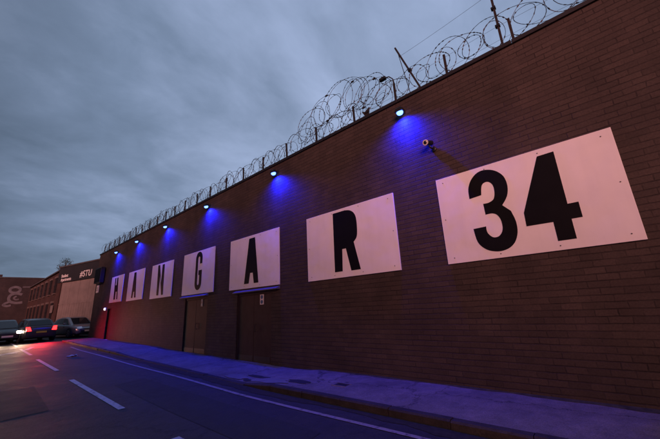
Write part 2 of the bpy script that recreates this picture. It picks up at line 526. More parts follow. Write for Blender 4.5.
# asphalt repair trench across the lane
pd = MB()
def gpoly(mb, pts, dz): mb.poly([(x, y, gz(y) + dz) for x, y in pts])
gpoly(pd, [(2.55, 3.1), (3.35, 3.25), (3.38, 6.0), (3.32, 9.5), (2.62, 9.3), (2.58, 6.0)], 0.004)
gpoly(pd, [(0.2, 8.0), (1.3, 8.1), (1.4, 11.0), (0.3, 11.2)], 0.004)
tag(pd.build('road_repair', M['patch_dark']), kind='structure')

pys = [-30, -10, -4, 0, 2, 4, 5, 5.6, 6.0, 6.6, 8, 10, 12, 14, 14.8, 15.5, 18, 20, 22, 24, 26, PEND]
pv = MB()
for a, b in zip(pys, pys[1:]):
    pv.poly([(KX + 0.13, a, gz(a) + kerb_h(a)), (WX + 0.05, a, gz(a) + max(kerb_h(a), 0.055) + 0.02), (WX + 0.05, b, gz(b) + max(kerb_h(b), 0.055) + 0.02), (KX + 0.13, b, gz(b) + kerb_h(b))])
pv.poly([(KX + 0.13, PEND, gz(PEND) + .09), (WX + .05, PEND, gz(PEND) + .11), (WX + .05, PEND, gz(PEND) - .1), (KX + .13, PEND, gz(PEND) - .1)])
# pavement in front of the far buildings
for a, b in ((41, 46), (46, 52), (52, 58), (58, 64)):
    pv.poly([(4.3, a, gz(a) + .1), (5.6, a, gz(a) + .1), (5.6, b, gz(b) + .1), (4.3, b, gz(b) + .1)])
    pv.poly([(4.3, a, gz(a) + .1), (4.3, b, gz(b) + .1), (4.3, b, gz(b) - .1), (4.3, a, gz(a) - .1)])
tag(pv.build('pavement', M['pavement']), kind='structure')

# kerb: a run of stones about 0.9 m long with open joints and worn, slightly uneven tops
kb = MB()
y = -10.0
rk = random.Random(3)
while y < PEND - 0.05:
    ln = min(0.915, PEND - y)
    a, b = y + 0.006, y + ln - 0.006
    dx = rk.uniform(-0.008, 0.008); dz = rk.uniform(-0.004, 0.006)
    if 5.8 < y < 8.4: dx = rk.uniform(-0.03, 0.02); dz = rk.uniform(-0.012, 0.01)
    ha, hb = gz(a) + kerb_h(a) + 0.004 + dz, gz(b) + kerb_h(b) + 0.004 + dz
    prof = lambda yy, h: [(KX + dx, yy, gz(yy) - 0.1), (KX + dx, yy, h - 0.022), (KX + dx + 0.02, yy, h), (KX + 0.134, yy, h), (KX + 0.134, yy, gz(yy) - 0.1)]
    kb.loft([prof(a, ha), prof(b, hb)])
    y += ln
tag(kb.build('kerb', M['kerb']), kind='structure')

# broken and patched slabs near the dropped kerb
pt = MB()
def pav(y, x): 
    t = (x - (KX + .13)) / (WX + .05 - KX - .13)
    h0, h1 = kerb_h(y), max(kerb_h(y), .055) + .02
    return gz(y) + h0 + (h1 - h0) * t
def rough_patch(mb, cx, cy, rx, ry, seed, dz):
    rr = random.Random(seed); pts = []
    for k in range(14):
        a = 2 * math.pi * k / 14; s = rr.uniform(0.72, 1.15)
        x, yy = cx + rx * s * math.cos(a), cy + ry * s * math.sin(a)
        x = max(x, KX + 0.15)
        pts.append((x, yy, pav(yy, x) + dz))
    c = (cx, cy, pav(cy, cx) + dz + 0.006)
    for i in range(14): mb.poly([c, pts[i], pts[(i + 1) % 14]])
rough_patch(pt, 4.66, 6.0, 0.2, 0.62, 5, 0.012)
rough_patch(pt, 4.62, 7.3, 0.17, 0.45, 6, 0.014)
tag(pt.build('pavement_patch', M['patch']), kind='structure')
ph = MB()
rough_patch(ph, 4.82, 5.25, 0.13, 0.35, 9, 0.007)
rough_patch(ph, 4.9, 6.75, 0.09, 0.4, 10, 0.008)
rough_patch(ph, 4.56, 6.72, 0.09, 0.16, 13, 0.009)
tag(ph.build('pavement_hole', M['patch_dark']), kind='structure')

# moss and dirt along the foot of the wall, grit in the gutter
M['moss'] = plain('moss_and_dirt', (0.040, 0.034, 0.016), .95, 0, .6, 9, bump=.5)
M['grit'] = plain('gutter_grit', (0.022, 0.018, 0.016), .95, 0, .5, 14, bump=.5)
ms = MB(); gt = MB(); rg = random.Random(31)
y = -6.0; wa = .06; wb = .10
while y < 23.2:
    y2 = y + .16
    wa2 = max(.012, min(.16, wa + rg.uniform(-.035, .035))); wb2 = max(.03, min(.24, wb + rg.uniform(-.05, .05)))
    P = lambda yy, x, d: (x, yy, pav(yy, x) + d)
    if not any(a_ - .1 < y < b_ + .1 for a_, b_ in ((7.5, 9.4), (11.3, 13.25))):
        ms.poly([P(y, WX - wa, .004), P(y, WX + .01, .022), P(y2, WX + .01, .022), P(y2, WX - wa2, .004)])
    gt.poly([(KX + .02, y, gz(y) + .016), (KX - wb, y, gz(y) + .005), (KX - wb2, y2, gz(y2) + .005), (KX + .02, y2, gz(y2) + .016)])
    y = y2; wa = wa2; wb = wb2
tag(ms.build('pavement_moss', M['moss']), kind='structure')
tag(gt.build('gutter_grit', M['grit']), kind='structure')

# painted lines
ln = MB()
w = 0.055
def dash(mb, x, y0, y1, hw=0.055):
    st = [y0 + (y1 - y0) * k / 4 for k in range(5)]
    for a, b in zip(st, st[1:]):
        mb.poly([(x - hw, a, gz(a) + .008), (x + hw, a, gz(a) + .008), (x + hw, b, gz(b) + .008), (x - hw, b, gz(b) + .008)])
yy = 7.38 - 6.55 * 2
while yy < 28:
    dash(ln, 2.13 + max(0, yy - 8) * 0.006, yy, yy + 4.15)
    yy += 6.35
# give way marks where the street bends away
for x0, y0, x1, y1 in ((0.9, 24.5, 2.45, 25.0), (0.6, 21.8, 1.9, 21.5), (2.3, 22.8, 2.75, 24.6), (1.2, 21.2, 2.0, 22.4)):
    d = Vector((x1 - x0, y1 - y0)); n = Vector((-d.y, d.x)).normalized() * 0.1
    gpoly(ln, [(x0 - n.x, y0 - n.y), (x1 - n.x, y1 - n.y), (x1 + n.x, y1 + n.y), (x0 + n.x, y0 + n.y)], 0.008)
tag(ln.build('centre_line', M['line_white']), kind='structure')
el_ = MB()
ex = lambda y: 3.875 + 0.02 * math.sin(y * 0.9) + (0.0 if y < 14 else 0.001 * (y - 14) ** 2)
prev = -10.0
while prev < 22:
    nx_ = prev + 0.5
    el_.poly([(ex(prev) - .04, prev, gz(prev) + .008), (ex(prev) + .04, prev, gz(prev) + .008), (ex(nx_) + .04, nx_, gz(nx_) + .008), (ex(nx_) - .04, nx_, gz(nx_) + .008)])
    prev = nx_
tag(el_.build('edge_line', M['line_edge']), kind='structure')


# ------------------------------------------------------------------ the long brick building
DOORS = [('A', 7.56, 9.36, 2.12), ('G', 11.36, 13.20, 2.17)]
SIDE = (23.32, 24.12, 2.16)
hall = thing('brick_warehouse', (WX, 8.0, 0), 'long dark brown brick warehouse wall with flat parapet carrying the white letter panels', 'building')


def wall_with_openings():
    mb = MB()
    ops = sorted([(a, b, h) for _, a, b, h in DOORS] + [SIDE])
    TOP = 6.116
    y = -14.0
    def q(y0, y1, z0, z1):
        n = max(1, int((y1 - y0) / 3))
        for k in range(n):
            a, b = y0 + (y1 - y0) * k / n, y0 + (y1 - y0) * (k + 1) / n
            mb.poly([(WX, a, z0), (WX, b, z0), (WX, b, z1), (WX, a, z1)])
    for a, b, h in ops:
        q(y, a, -0.3, TOP)
        q(a, b, h, TOP)
        d = WX + 0.14
        mb.poly([(WX, a, -.3), (d, a, -.3), (d, a, h), (WX, a, h)])
        mb.poly([(WX, b, -.3), (WX, b, h), (d, b, h), (d, b, -.3)])
        mb.poly([(WX, a, h), (d, a, h), (d, b, h), (WX, b, h)])
        y = b
    q(y, WEND, -0.3, TOP)
    mb.poly([(WX, WEND, -.3), (26, WEND, -.3), (26, WEND, TOP), (WX, WEND, TOP)])
    mb.poly([(26, WEND, -.3), (26, -14, -.3), (26, -14, TOP), (26, WEND, TOP)])
    mb.poly([(WX, -14, -.3), (WX, -14, TOP), (26, -14, TOP), (26, -14, -.3)])
    return mb


wall = wall_with_openings().build('wall', M['hangar_brick'], hall)
cp = MB()
yy = -14.0
while yy < WEND:
    b = min(yy + 2.4, WEND + 0.06)
    cp.box(WX - 0.04, WX + 0.34, yy, b - 0.008, 6.115, 6.20)
    yy += 2.4
cp.build('coping', M['coping'], hall, bevel=0.008)
MB().box(WX + 0.34, 25.9, -13.9, WEND - 0.1, 5.5, 5.6).build('roof', M['coping'], hall)

for nm, a, b, h in DOORS:
    mid = (a + b) / 2
    zb = gz(a) + 0.06
    fr = MB()
    fr.box(WX + 0.02, WX + 0.12, a, a + 0.06, zb, h - .001).box(WX + 0.02, WX + 0.12, b - 0.06, b, zb, h - .001).box(WX + 0.02, WX + 0.12, a + .06, b - .06, h - 0.06, h - .001)
    fro = fr.build('door_frame', M['door'], hall)
    for k, (y0, y1) in enumerate(((a + .065, mid - .006), (mid + .006, b - .065))):
        d = MB().box(WX + 0.035, WX + 0.08, y0, y1, zb + 0.015, h - 0.066)
        do = d.build('door', M['door'], hall, bevel=0.004)
        kp = MB().box(WX + 0.030, WX + 0.034, y0 + .03, y1 - .03, zb + .04, zb + .2)
        kp.build('kick_plate', M['coping'], do)
        hy = y1 - 0.1 if k == 0 else y0 + 0.1
        if k == 0:
            hd = MB().tube([(WX + .034, hy, 0.95 + gz(a)), (WX - .01, hy, 0.95 + gz(a)), (WX - .01, hy, 1.15 + gz(a)), (WX + .034, hy, 1.15 + gz(a))], 0.009)
            hd.build('handle', M['iron'], do)
            # the small safety plate: two discs on a blue and white plate
            sy = y0 + (0.42 if nm == 'A' else 0.40); sz = 1.90 if nm == 'A' else 1.98
            sp = MB().box(WX + 0.024, WX + 0.0345, sy - .09, sy + .09, sz - .15, sz + .15)
            spo = sp.build('safety_sign', M['white_plastic'] if nm == 'A' else M['canopy'], do)
            for dz in (-.072, .072):
                MB().lathe([(0, .058), (.004, .058)], (WX + .0195, sy, sz + dz), (1, 0, 0), 16).build('sign_disc', M['plate_blue'], spo)
    MB().box(WX - 0.02, WX + .13, a + .01, b - .01, gz(a) - .1, zb + .004).build('threshold', M['kerb'], hall)
    # ledge board under the letter panel, over the door
    ca, cb_ = (7.14, 9.42) if nm == 'A' else (11.28, 13.42)
    cz = 2.205 if nm == 'A' else 2.262
    cn = MB().prism([(WX - .002, ca, cz - .045), (WX - .16, ca, cz - .055), (WX - .16, ca, cz - .03), (WX - .002, ca, cz + .035)], (0, cb_ - ca, 0))
    cn.build('door_canopy', M['canopy'], hall)
a, b, h = SIDE
MB().box(WX + .085, WX + .125, a + .001, b - .001, gz(a) + .06, h - .001).build('door', M['door_dark'], hall)['label'] = 'narrow dark blue side door'
MB().box(WX - .05, WX + .08, a - .02, b + .02, gz(a) - .1, gz(a) + .115).build('threshold', M['panel'], hall)

# ------------------------------------------------------------------ unseen blocks added opposite (they keep the low light off the foot of the wall)
ow = thing('low_shade_block', (-9, -12, 0), 'unseen low brick block added across the street to shade the wall', 'building')
MB().box(-22, -9, -34, -5.0, -.3, OPP_LOW).build('wall', M['street_brick'], ow)
MB().box(-22.1, -8.9, -34.1, -5.0, OPP_LOW + .002, OPP_LOW + .12).build('coping', M['coping'], ow)
oh = thing('tall_shade_block', (-9, 15, 0), 'unseen taller brick block added across the street to shade the farther panels', 'building')
MB().box(-22, -9, -4.99, 15.5, -.3, OPP_HIGH).build('wall', M['street_brick'], oh)
MB().box(-22.1, -8.9, -4.99, 15.6, OPP_HIGH + .002, OPP_HIGH + .12).build('coping', M['coping'], oh)


# ------------------------------------------------------------------ letter panels
def arc(cy, cz, ry, rz_, a0, a1, n=14):
    return [(cy + ry * math.cos(R(a0 + (a1 - a0) * k / n)), cz + rz_ * math.sin(R(a0 + (a1 - a0) * k / n))) for k in range(n + 1)]


def smooth(pts, n=4):
    """Catmull-Rom through an open list of points"""
    o = []
    for i in range(len(pts) - 1):
        p0 = Vector(pts[max(i - 1, 0)]); p1 = Vector(pts[i]); p2 = Vector(pts[i + 1]); p3 = Vector(pts[min(i + 2, len(pts) - 1)])
        for k in range(n):
            t = k / n
            o.append(tuple(0.5 * ((2 * p1) + (p2 - p0) * t + (2 * p0 - 5 * p1 + 4 * p2 - p3) * t * t + (3 * p1 - p0 - 3 * p2 + p3) * t ** 3)))
    o.append(tuple(pts[-1]))
    return o


three = (smooth([(1.61, 3.38), (1.60, 3.57), (1.53, 3.73), (1.40, 3.84), (1.25, 3.85), (1.10, 3.78), (0.99, 3.64), (0.96, 3.45), (1.00, 3.27), (1.10, 3.13)], 4)
         + smooth([(0.99, 3.0), (0.95, 2.81), (0.96, 2.62), (1.03, 2.46), (1.15, 2.37), (1.31, 2.35), (1.48, 2.41), (1.60, 2.56), (1.635, 2.81)], 4)
         + smooth([(1.42, 2.815), (1.415, 2.70), (1.34, 2.605), (1.24, 2.61), (1.17, 2.71), (1.165, 2.87), (1.21, 2.98), (1.285, 3.025), (1.39, 3.025)], 4)
         + smooth([(1.395, 3.23), (1.30, 3.23), (1.21, 3.28), (1.175, 3.42), (1.19, 3.55), (1.265, 3.62), (1.36, 3.58), (1.40, 3.40)], 4))
four = [(0.45, 3.815), (0.22, 3.82), (0.22, 2.925), (0.085, 2.925), (0.085, 2.685), (0.22, 2.685), (0.22, 2.38), (0.45, 2.38), (0.45, 2.685), (0.815, 2.69), (0.81, 2.92)]
arr = [(4.97, 3.89), (4.66, 3.89)] + smooth([(4.57, 3.89), (4.41, 3.85), (4.29, 3.75), (4.235, 3.58), (4.235, 3.28), (4.27, 3.14), (4.36, 3.05)], 4) + [(4.21, 2.38), (4.485, 2.38), (4.61, 2.93), (4.725, 2.93), (4.75, 2.39), (4.995, 2.39)]
ay2 = [(8.68, 3.90), (8.36, 3.90), (8.15, 2.42), (8.39, 2.42), (8.455, 2.76), (8.60, 2.76), (8.67, 2.43), (8.93, 2.43)]
# G: condensed, one heavy stroke with a bar turned in at the right
gee = (arc(12.13, 3.73, 0.27, 0.27, 0, 0, 1)[:0]
       + [(11.87, 3.50)] + [(11.87, 3.72)] + arc(12.14, 3.72, -0.27, 0.27, 0, 180, 12)[1:] + [(12.41, 2.74)] + arc(12.14, 2.74, 0.27, -0.27, 0, 180, 12)[1:]
       + [(11.87, 3.24), (12.14, 3.24), (12.14, 3.05), (12.06, 3.05), (12.06, 2.75)] + arc(12.14, 2.75, -0.08, -0.09, 0, 180, 8)[1:] + [(12.22, 3.71)] + arc(12.14, 3.71, 0.08, 0.09, 0, 180, 8)[1:] + [(12.06, 3.50)])
enn = [(16.35, 3.95), (16.14, 3.95), (15.83, 3.03), (15.83, 3.93), (15.58, 3.93), (15.50, 2.50), (15.70, 2.50), (16.01, 3.45), (16.03, 2.50), (16.26, 2.51)]
ay1 = [(19.72, 3.96), (19.40, 3.96), (19.12, 2.58), (19.36, 2.58), (19.42, 2.90), (19.56, 2.90), (19.60, 2.58), (19.84, 2.59)]
aich = [(23.20, 3.98), (23.00, 3.98), (22.97, 3.52), (22.78, 3.52), (22.80, 3.97), (22.58, 3.97), (22.28, 2.66), (22.48, 2.66), (22.56, 3.12), (22.78, 3.12), (22.74, 2.66), (23.04, 2.66)]
XB = WX - 0.034


def panel(y0, y1, z0, z1, shapes, label, tilt=0.0, screws=True):
    r = thing('sign_panel', (WX, (y0 + y1) / 2, z0), label, 'sign', 'letter panels spelling out the venue name on the brick wall')
    board = MB().prism([(XB, y0, z0), (XB, y1, z0 + tilt), (XB, y1, z1 + tilt), (XB, y0, z1)], (0.03, 0, 0)).build('board', M['panel'], r, bevel=0.003)
    for nm, s in shapes:
        MB().prism([(XB - 0.0055, a, b) for a, b in s], (0.004, 0, 0)).build(nm, M['letter'], r)
    if screws:
        w_ = y1 - y0; h_ = z1 - z0
        for u, v in ((.05, .06), (.35, .04), (.66, .04), (.95, .06), (.05, .94), (.35, .96), (.66, .96), (.95, .94), (.03, .5), (.97, .5)):
            MB().lathe([(0, .008), (.004, .010), (.006, .010)], (XB - .006, y0 + u * w_, z0 + v * h_ + tilt * u), (1, 0, 0), 8).build('screw', M['screw'], board)
    return r


panel(-0.507, 2.19, 2.237, 3.937, [('digit', three), ('digit', four)], 'large white panel with black number 34, nearest on the dark brick wall')
panel(3.186, 5.945, 2.245, 3.965, [('letter', arr)], 'white panel with black letter R, left of the number 34 panel')
panel(7.14, 9.83, 2.275, 3.99, [('letter', ay2)], 'white panel with black letter A, above the nearer double door', 0.01)
panel(10.94, 13.53, 2.325, 4.03, [('letter', gee)], 'white panel with black letter G, above the farther double door', screws=False)
panel(14.63, 17.11, 2.38, 4.01, [('letter', enn)], 'white panel with black letter N, left of the G panel', screws=False)
panel(18.17, 20.63, 2.45, 4.05, [('letter', ay1)], 'white panel with black letter A, between the H and N panels', screws=False)
panel(21.56, 23.91, 2.50, 4.085, [('letter', aich)], 'white panel with black letter H, farthest along the wall', screws=False)


# ------------------------------------------------------------------ blue floodlights
def floodlight():
    r = thing('wall_floodlight', (0, 0, 0), 'x', 'floodlight', 'blue floodlights along the top of the brick wall')
    MB().box(-.012, 0, -.06, .06, -.05, .07).build('wall_plate', M['black_metal'], r, world=False)
    MB().tube([(-.01, 0, .02), (-.10, 0, .08), (-.18, 0, .04)], 0.013, 8).build('arm', M['black_metal'], r, world=False)
    # housing: a shallow tapered box tipped down and a little outwards
    ax = Vector((0.30, 0, -1)).normalized()     # looks down, a little back to the wall
    u = Vector((0, 1, 0)); v = ax.cross(u).normalized()
    c = Vector((-.18, 0, .0))
    def ring(d, a, b): return [c + ax * d + u * sx * a + v * sy * b for sx, sy in ((-1, -1), (1, -1), (1, 1), (-1, 1))]
    h = MB().loft([ring(-.05, .05, .035), ring(-.03, .075, .055), ring(.03, .095, .075), ring(.045, .095, .075)])
    ho = h.build('housing', M['black_metal'], r, world=False, bevel=.004)
    lz = MB().lathe([(.046, .07), (.065, .078), (.095, .068), (.118, .045), (.126, .015)], c, ax, 18)
    lz.build('lens', M['lens_blue'], ho, world=False, smooth=False)
    ld = bpy.data.lights.new('flood_beam', 'SPOT')
    ld.energy = LAMP_POWER; ld.color = (0.003, 0.008, 1.0)
    ld.spot_size = R(160); ld.spot_blend = 1.0; ld.shadow_soft_size = 0.05
    lo = bpy.data.objects.new('flood_beam', ld); col.objects.link(lo)
    lo.parent = ho
    lo.location = c + ax * 0.13
    lo.rotation_euler = Vector((-.40, 0, 1)).to_track_quat('Z', 'Y').to_euler()
    return r


FL = [(2.71, 5.79, 'blue floodlight between the R and 34 panels, nearest on the wall'),
      (7.24, 5.82, 'blue floodlight above the letter A panel over the nearer double door'),
      (11.58, 5.81, 'blue floodlight above the letter G panel'),
      (15.65, 5.81, 'blue floodlight above the letter N panel'),
      (19.6, 5.76, 'blue floodlight above the letter A panel between H and N'),
      (23.35, 5.70, 'blue floodlight above the letter H panel, farthest on the wall')]
proto = floodlight()
for i, (y, z, lab) in enumerate(FL):
    o = proto if i == 0 else copy_tree(proto)
    o.location = (WX, y, z); o['label'] = lab

# ------------------------------------------------------------------ bullet camera on the wall
cc = thing('security_camera', (WX, 2.2, 4.66), 'small white bullet security camera on the brick wall above left of the 34 panel', 'camera')
MB().lathe([(0, .055), (.03, .055), (.04, .03)], (WX, 2.13, 4.63), (-1, 0, 0), 16).build('wall_mount', M['black_metal'], cc, smooth=False)
MB().tube([(WX - .03, 2.13, 4.63), (WX - .12, 2.14, 4.62), (WX - .16, 2.17, 4.68)], .018, 8).build('arm', M['black_metal'], cc, smooth=True)
cax = Vector((-.62, .10, -.18)).normalized()
cb0 = Vector((WX - .12, 2.17, 4.755))
hs = MB().lathe([(-.10, .045), (-.09, .05), (.12, .05), (.125, .047)], cb0, cax, 20).build('housing', M['black_metal'], cc, smooth=False)
MB().lathe([(.125, .052), (.14, .060), (.155, .058), (.156, .040)], cb0, cax, 20).build('front_ring', M['white_plastic'], hs)
MB().lathe([(.157, .038), (.165, .028), (.168, .01)], cb0, cax, 16).build('lens', M['glass'], hs)

# ------------------------------------------------------------------ corner fittings
bx = thing('box_sign', (WX, 27.0, 3.9), 'dark projecting box sign at the far corner of the brick wall', 'sign')
MB().box(WX - .30, WX - .06, 25.75, 27.2, 3.95, 5.0).build('case', M['black_metal'], bx, bevel=.01)
for z in (4.2, 4.7):
    MB().box(WX - .06, WX + .0, 26.4, 26.5, z, z + .06).build('bracket', M['iron'], bx)
MB().box(WX - .32, WX - .301, 25.85, 27.1, 4.02, 4.93).build('face', M['door_dark'], bx)
pl = thing('wall_plate_sign', (WX, 27.2, 3.3), 'small pale square plate on the wall below the dark box sign', 'sign')
MB().box(WX - .015, WX - .001, 26.95, 27.55, 3.35, 3.88).build('plate', M['white_plastic'], pl, bevel=.003)
MB().box(WX - .019, WX - .0155, 27.03, 27.47, 3.52, 3.56).box(WX - .019, WX - .0155, 27.03, 27.47, 3.66, 3.70).build('print', M['canopy'], pl)
dl = thing('bulkhead_lamp', (WX, 24.55, 2.12), 'small white bulkhead lamp beside the narrow dark side door', 'lamp')
MB().box(WX - .03, WX - .001, 24.42, 24.66, 2.06, 2.24).build('base', M['white_plastic'], dl)
MB().lathe([(0, .085), (.05, .085), (.08, .06), (.09, .02)], (WX - .03, 24.54, 2.15), (-1, 0, 0), 16).build('diffuser', emit('bulkhead_glow', (1, .93, .85), .8), dl)

# ------------------------------------------------------------------ parapet posts, razor wire, poles
PX = WX + 0.14
post_y = [0.36, 1.65, 2.91, 4.17, 5.58, 6.92, 8.20, 9.40, 10.63, 11.90, 13.07, 14.28, 15.39, 16.5, 17.62, 18.72, 19.9, 20.92, 22.0, 23.05, 24.1, 25.15, 26.4, 27.5, -0.9, -2.1]
pp = thing('fence_post', (PX, 0, 6.2), 'short rusty iron post on the parapet', 'post', 'short iron posts along the parapet')
MB().box(-.022, .022, -.022, -.016, 0, .60).box(-.022, -.016, -.016, .022, 0, .60).build('angle_iron', M['iron'], pp, world=False)
MB().box(-.05, .05, -.05, .05, 0, .012).build('base_plate', M['iron'], pp, world=False)
MB().tube([(-.03, 0, .57), (.03, 0, .57)], .008, 6).build('wire_tie', M['razor'], pp, world=False)
ordn = ['nearest', 'second', 'third', 'fourth', 'fifth', 'sixth', 'seventh', 'eighth', 'ninth', 'tenth', 'eleventh', 'twelfth', 'thirteenth', 'fourteenth', 'fifteenth', 'sixteenth', 'seventeenth', 'eighteenth', 'nineteenth', 'twentieth', 'twenty-first', 'twenty-second', 'twenty-third', 'last']
near = {0: 'short iron post on the parapet beside the tall pole at right',
        1: 'short iron post on the parapet between the tall pole and the leaning pole',
        2: 'short iron post on the parapet just above the nearest blue floodlight',
        3: 'short iron post on the parapet under the big hump of razor wire',
        4: 'short iron post on the parapet at the left end of the razor wire hump'}
for i, y in enumerate(post_y):
    o = pp if i == 0 else copy_tree(pp)
    o.location = (PX, y, 6.2)
    o.rotation_euler = (random.uniform(-.025, .025), random.uniform(-.025, .025), 0)
    if i in near: o['label'] = near[i]
    elif i < 24: o['label'] = 'short iron post on the parapet, %s counted from the tall pole at right' % ordn[i]
    else: o['label'] = 'short iron post on the parapet beyond the right edge'


def barbed(mb, pts, r, step, blade, rnd):
    mb.tube(pts, r, 4)
    acc = 0.0
    for a, b in zip(pts, pts[1:]):
        a = Vector(a); b = Vector(b); d = b - a; acc += d.length
        if acc >= step:
            acc = 0
            t = d.normalized(); n = t.cross(Vector((rnd.uniform(-1, 1), rnd.uniform(-1, 1), rnd.uniform(-1, 1)))).normalized()
            c = (a + b) / 2; w_ = t.cross(n) * 0.0022
            for s in (1, -1):
                mb.prism([c - t * blade * .9, c + t * blade * .9, c + t * blade * 1.25 + n * s * blade * .62, c - t * blade * 1.25 + n * s * blade * .62], w_)


def flat_coil(y0, y1, pitch, rad, zc, xc, seed, per=30):
    """flat-wrap razor wire: overlapping loops that lie nearly in the plane of the fence"""
    rnd = random.Random(seed)
    ph = [rnd.uniform(0, 6.28) for _ in range(6)]
    pts = []; y = y0; a = rnd.uniform(0, 6); sgn = 1 if y1 > y0 else -1
    while (y1 - y) * sgn > 0:
        t = a / (2 * math.pi)
        R_ = rad(y) * (1 + .10 * math.sin(1.7 * t + ph[0]) + .05 * math.sin(4.3 * t + ph[1]))
        z = zc(y) + .05 * math.sin(1.1 * t + ph[2])
        x = xc + .07 * math.sin(1.5 * a + ph[5]) + .05 * math.sin(.7 * t + ph[3]) + .10 * R_ * math.cos(a)
        pts.append((x, y + .10 * math.sin(.83 * t + ph[4]) + R_ * .92 * math.sin(a), z + R_ * math.cos(a)))
        a += 2 * math.pi / per; y += sgn * pitch(y) / per
    return pts


rw = MB()
rnd = random.Random(11)
sm01 = lambda t: max(0.0, min(1.0, t))
radf = lambda y: .41 - .09 * sm01((y - 1.5) / 2)
pitf = lambda y: .46 - .08 * sm01((y - 1.5) / 4)
barbed(rw, flat_coil(-3.0, 27.6, pitf, radf, lambda y: 6.74 - .14 * sm01((y - 1.5) / 2), PX, 4), .0062, .075, .019, rnd)
barbed(rw, flat_coil(27.4, -3.0, lambda y: pitf(y) * 1.25, lambda y: radf(y) * .9, lambda y: 6.70 - .12 * sm01((y - 1.5) / 2), PX + .08, 17), .0056, .075, .018, rnd)
rwo = rw.build('coil', M['razor'])
t = thing('razor_wire', (PX, 12, 6.2), 'long low coil of razor wire running along the posts on the parapet', 'razor wire')
rwo.data.transform(Matrix.Translation(-t.location)); rwo.parent = t
lw = MB()
for z in (6.44, 6.76):
    pts = [(PX + .01, y, z + .02 * math.sin(y * 2.3)) for y in [-3 + k * .6 for k in range(52)]]
    lw.tube(pts, .003, 4)
lw.build('line_wire', M['razor'], t)
# the taller springy coil that rises over the floodlight
def hump(y):
    t = min(1, max(0, (y - 3.0) / 3.35))
    return max(0.0, math.sin(math.pi * t)) ** .55
hw = MB()
hpts = flat_coil(3.0, 6.3, lambda y: .30, lambda y: .25 + .32 * hump(y), lambda y: 6.60 + .66 * hump(y), PX + .05, 9)
barbed(hw, hpts, .0060, .09, .018, rnd)
barbed(hw, flat_coil(6.1, 3.3, lambda y: .55, lambda y: .25 + .22 * hump(y), lambda y: 6.62 + .48 * hump(y), PX + .02, 21), .0060, .09, .018, rnd)
hwo = hw.build('coil', M['razor'])
t2 = thing('razor_wire', (PX, 4.7, 6.2), 'tall tangled hump of razor wire rising above the low coil near the floodlight', 'razor wire')
hwo.data.transform(Matrix.Translation(-t2.location)); hwo.parent = t2
tops = [p for q, p, n in zip(hpts, hpts[1:], hpts[2:]) if p[2] > q[2] and p[2] >= n[2]]
bots = [p for q, p, n in zip(hpts, hpts[1:], hpts[2:]) if p[2] < q[2] and p[2] <= n[2]]
for p in tops[1:-1:3] + bots[2:-1:4]:
    MB().box(p[0] - .018, p[0] + .018, p[1] - .04, p[1] + .04, p[2] - .018, p[2] + .018).build('clip', M['iron'], t2)
# bent arm carrying a small black box on the third post
ar = thing('bent_bracket', (PX, 2.9, 6.8), 'bent iron arm with small black box at the post above the nearest floodlight', 'bracket')
MB().tube([(PX, 2.90, 6.80), (PX, 2.93, 6.95), (PX - .01, 3.02, 7.06), (PX - .02, 3.14, 7.08), (PX - .02, 3.3, 7.05)], .014, 6).build('arm', M['iron'], ar)
MB().box(PX - .06, PX + .03, 3.10, 3.28, 7.045, 7.12).build('box', M['black_metal'], ar, bevel=.01)
# small bird-like scrap on the coping
sc_ = thing('roof_bracket', (PX - .1, 3.72, 6.2), 'small forked iron bracket on the parapet left of the nearest floodlight', 'bracket')
MB().prism([(PX - .1, 3.66, 6.20), (PX - .1, 3.74, 6.20), (PX - .1, 3.86, 6.42), (PX - .1, 3.76, 6.37), (PX - .1, 3.62, 6.45)], (.03, 0, 0)).build('plate', M['iron'], sc_)

tp = thing('iron_pole', (PX, 0.55, 6.2), 'tall straight iron pole standing on the parapet at top right', 'pole')
MB().box(PX - .02, PX + .02, .53, .57, 6.2, 8.4).build('shaft', M['iron'], tp)
MB().box(PX - .06, PX + .06, .49, .61, 6.2, 6.215).build('base_plate', M['iron'], tp)
for z in (6.75, 7.2, 7.75):
    MB().box(PX - .035, PX + .035, .515, .60, z, z + .05).build('insulator', M['black_metal'], tp)
lp = thing('iron_pole', (PX, 2.23, 6.2), 'leaning iron pole with a stay rod on the parapet right of the nearest floodlight', 'pole')
MB().tube([(PX, 2.23, 6.19), (PX, 2.76, 7.77)], .022, 6).build('shaft', M['iron'], lp)
MB().tube([(PX + .03, 2.52, 6.2), (PX + .01, 2.70, 7.55)], .009, 6).build('stay_rod', M['iron'], lp)
MB().box(PX - .035, PX + .035, 2.42, 2.50, 6.88, 6.94).build('clamp', M['black_metal'], lp)
w1 = MB()
def sag(a, b, s, n=14):
    a = Vector(a); b = Vector(b)
    return [a.lerp(b, k / n) - Vector((0, 0, s * 4 * (k / n) * (1 - k / n))) for k in range(n + 1)]
o = MB().tube(sag((PX, 2.70, 7.45), (PX, 0.55, 7.62), .02), .0035, 4).build('overhead_wire', M['razor'])
tag(o, 'thin wire strung from the leaning pole to the tall pole', 'wire')
o = MB().tube(sag((PX, 0.55, 7.5), (PX, -1.6, 6.3), .02), .0035, 4).build('overhead_wire', M['razor'])
tag(o, 'thin wire running down to the right from the tall pole', 'wire')

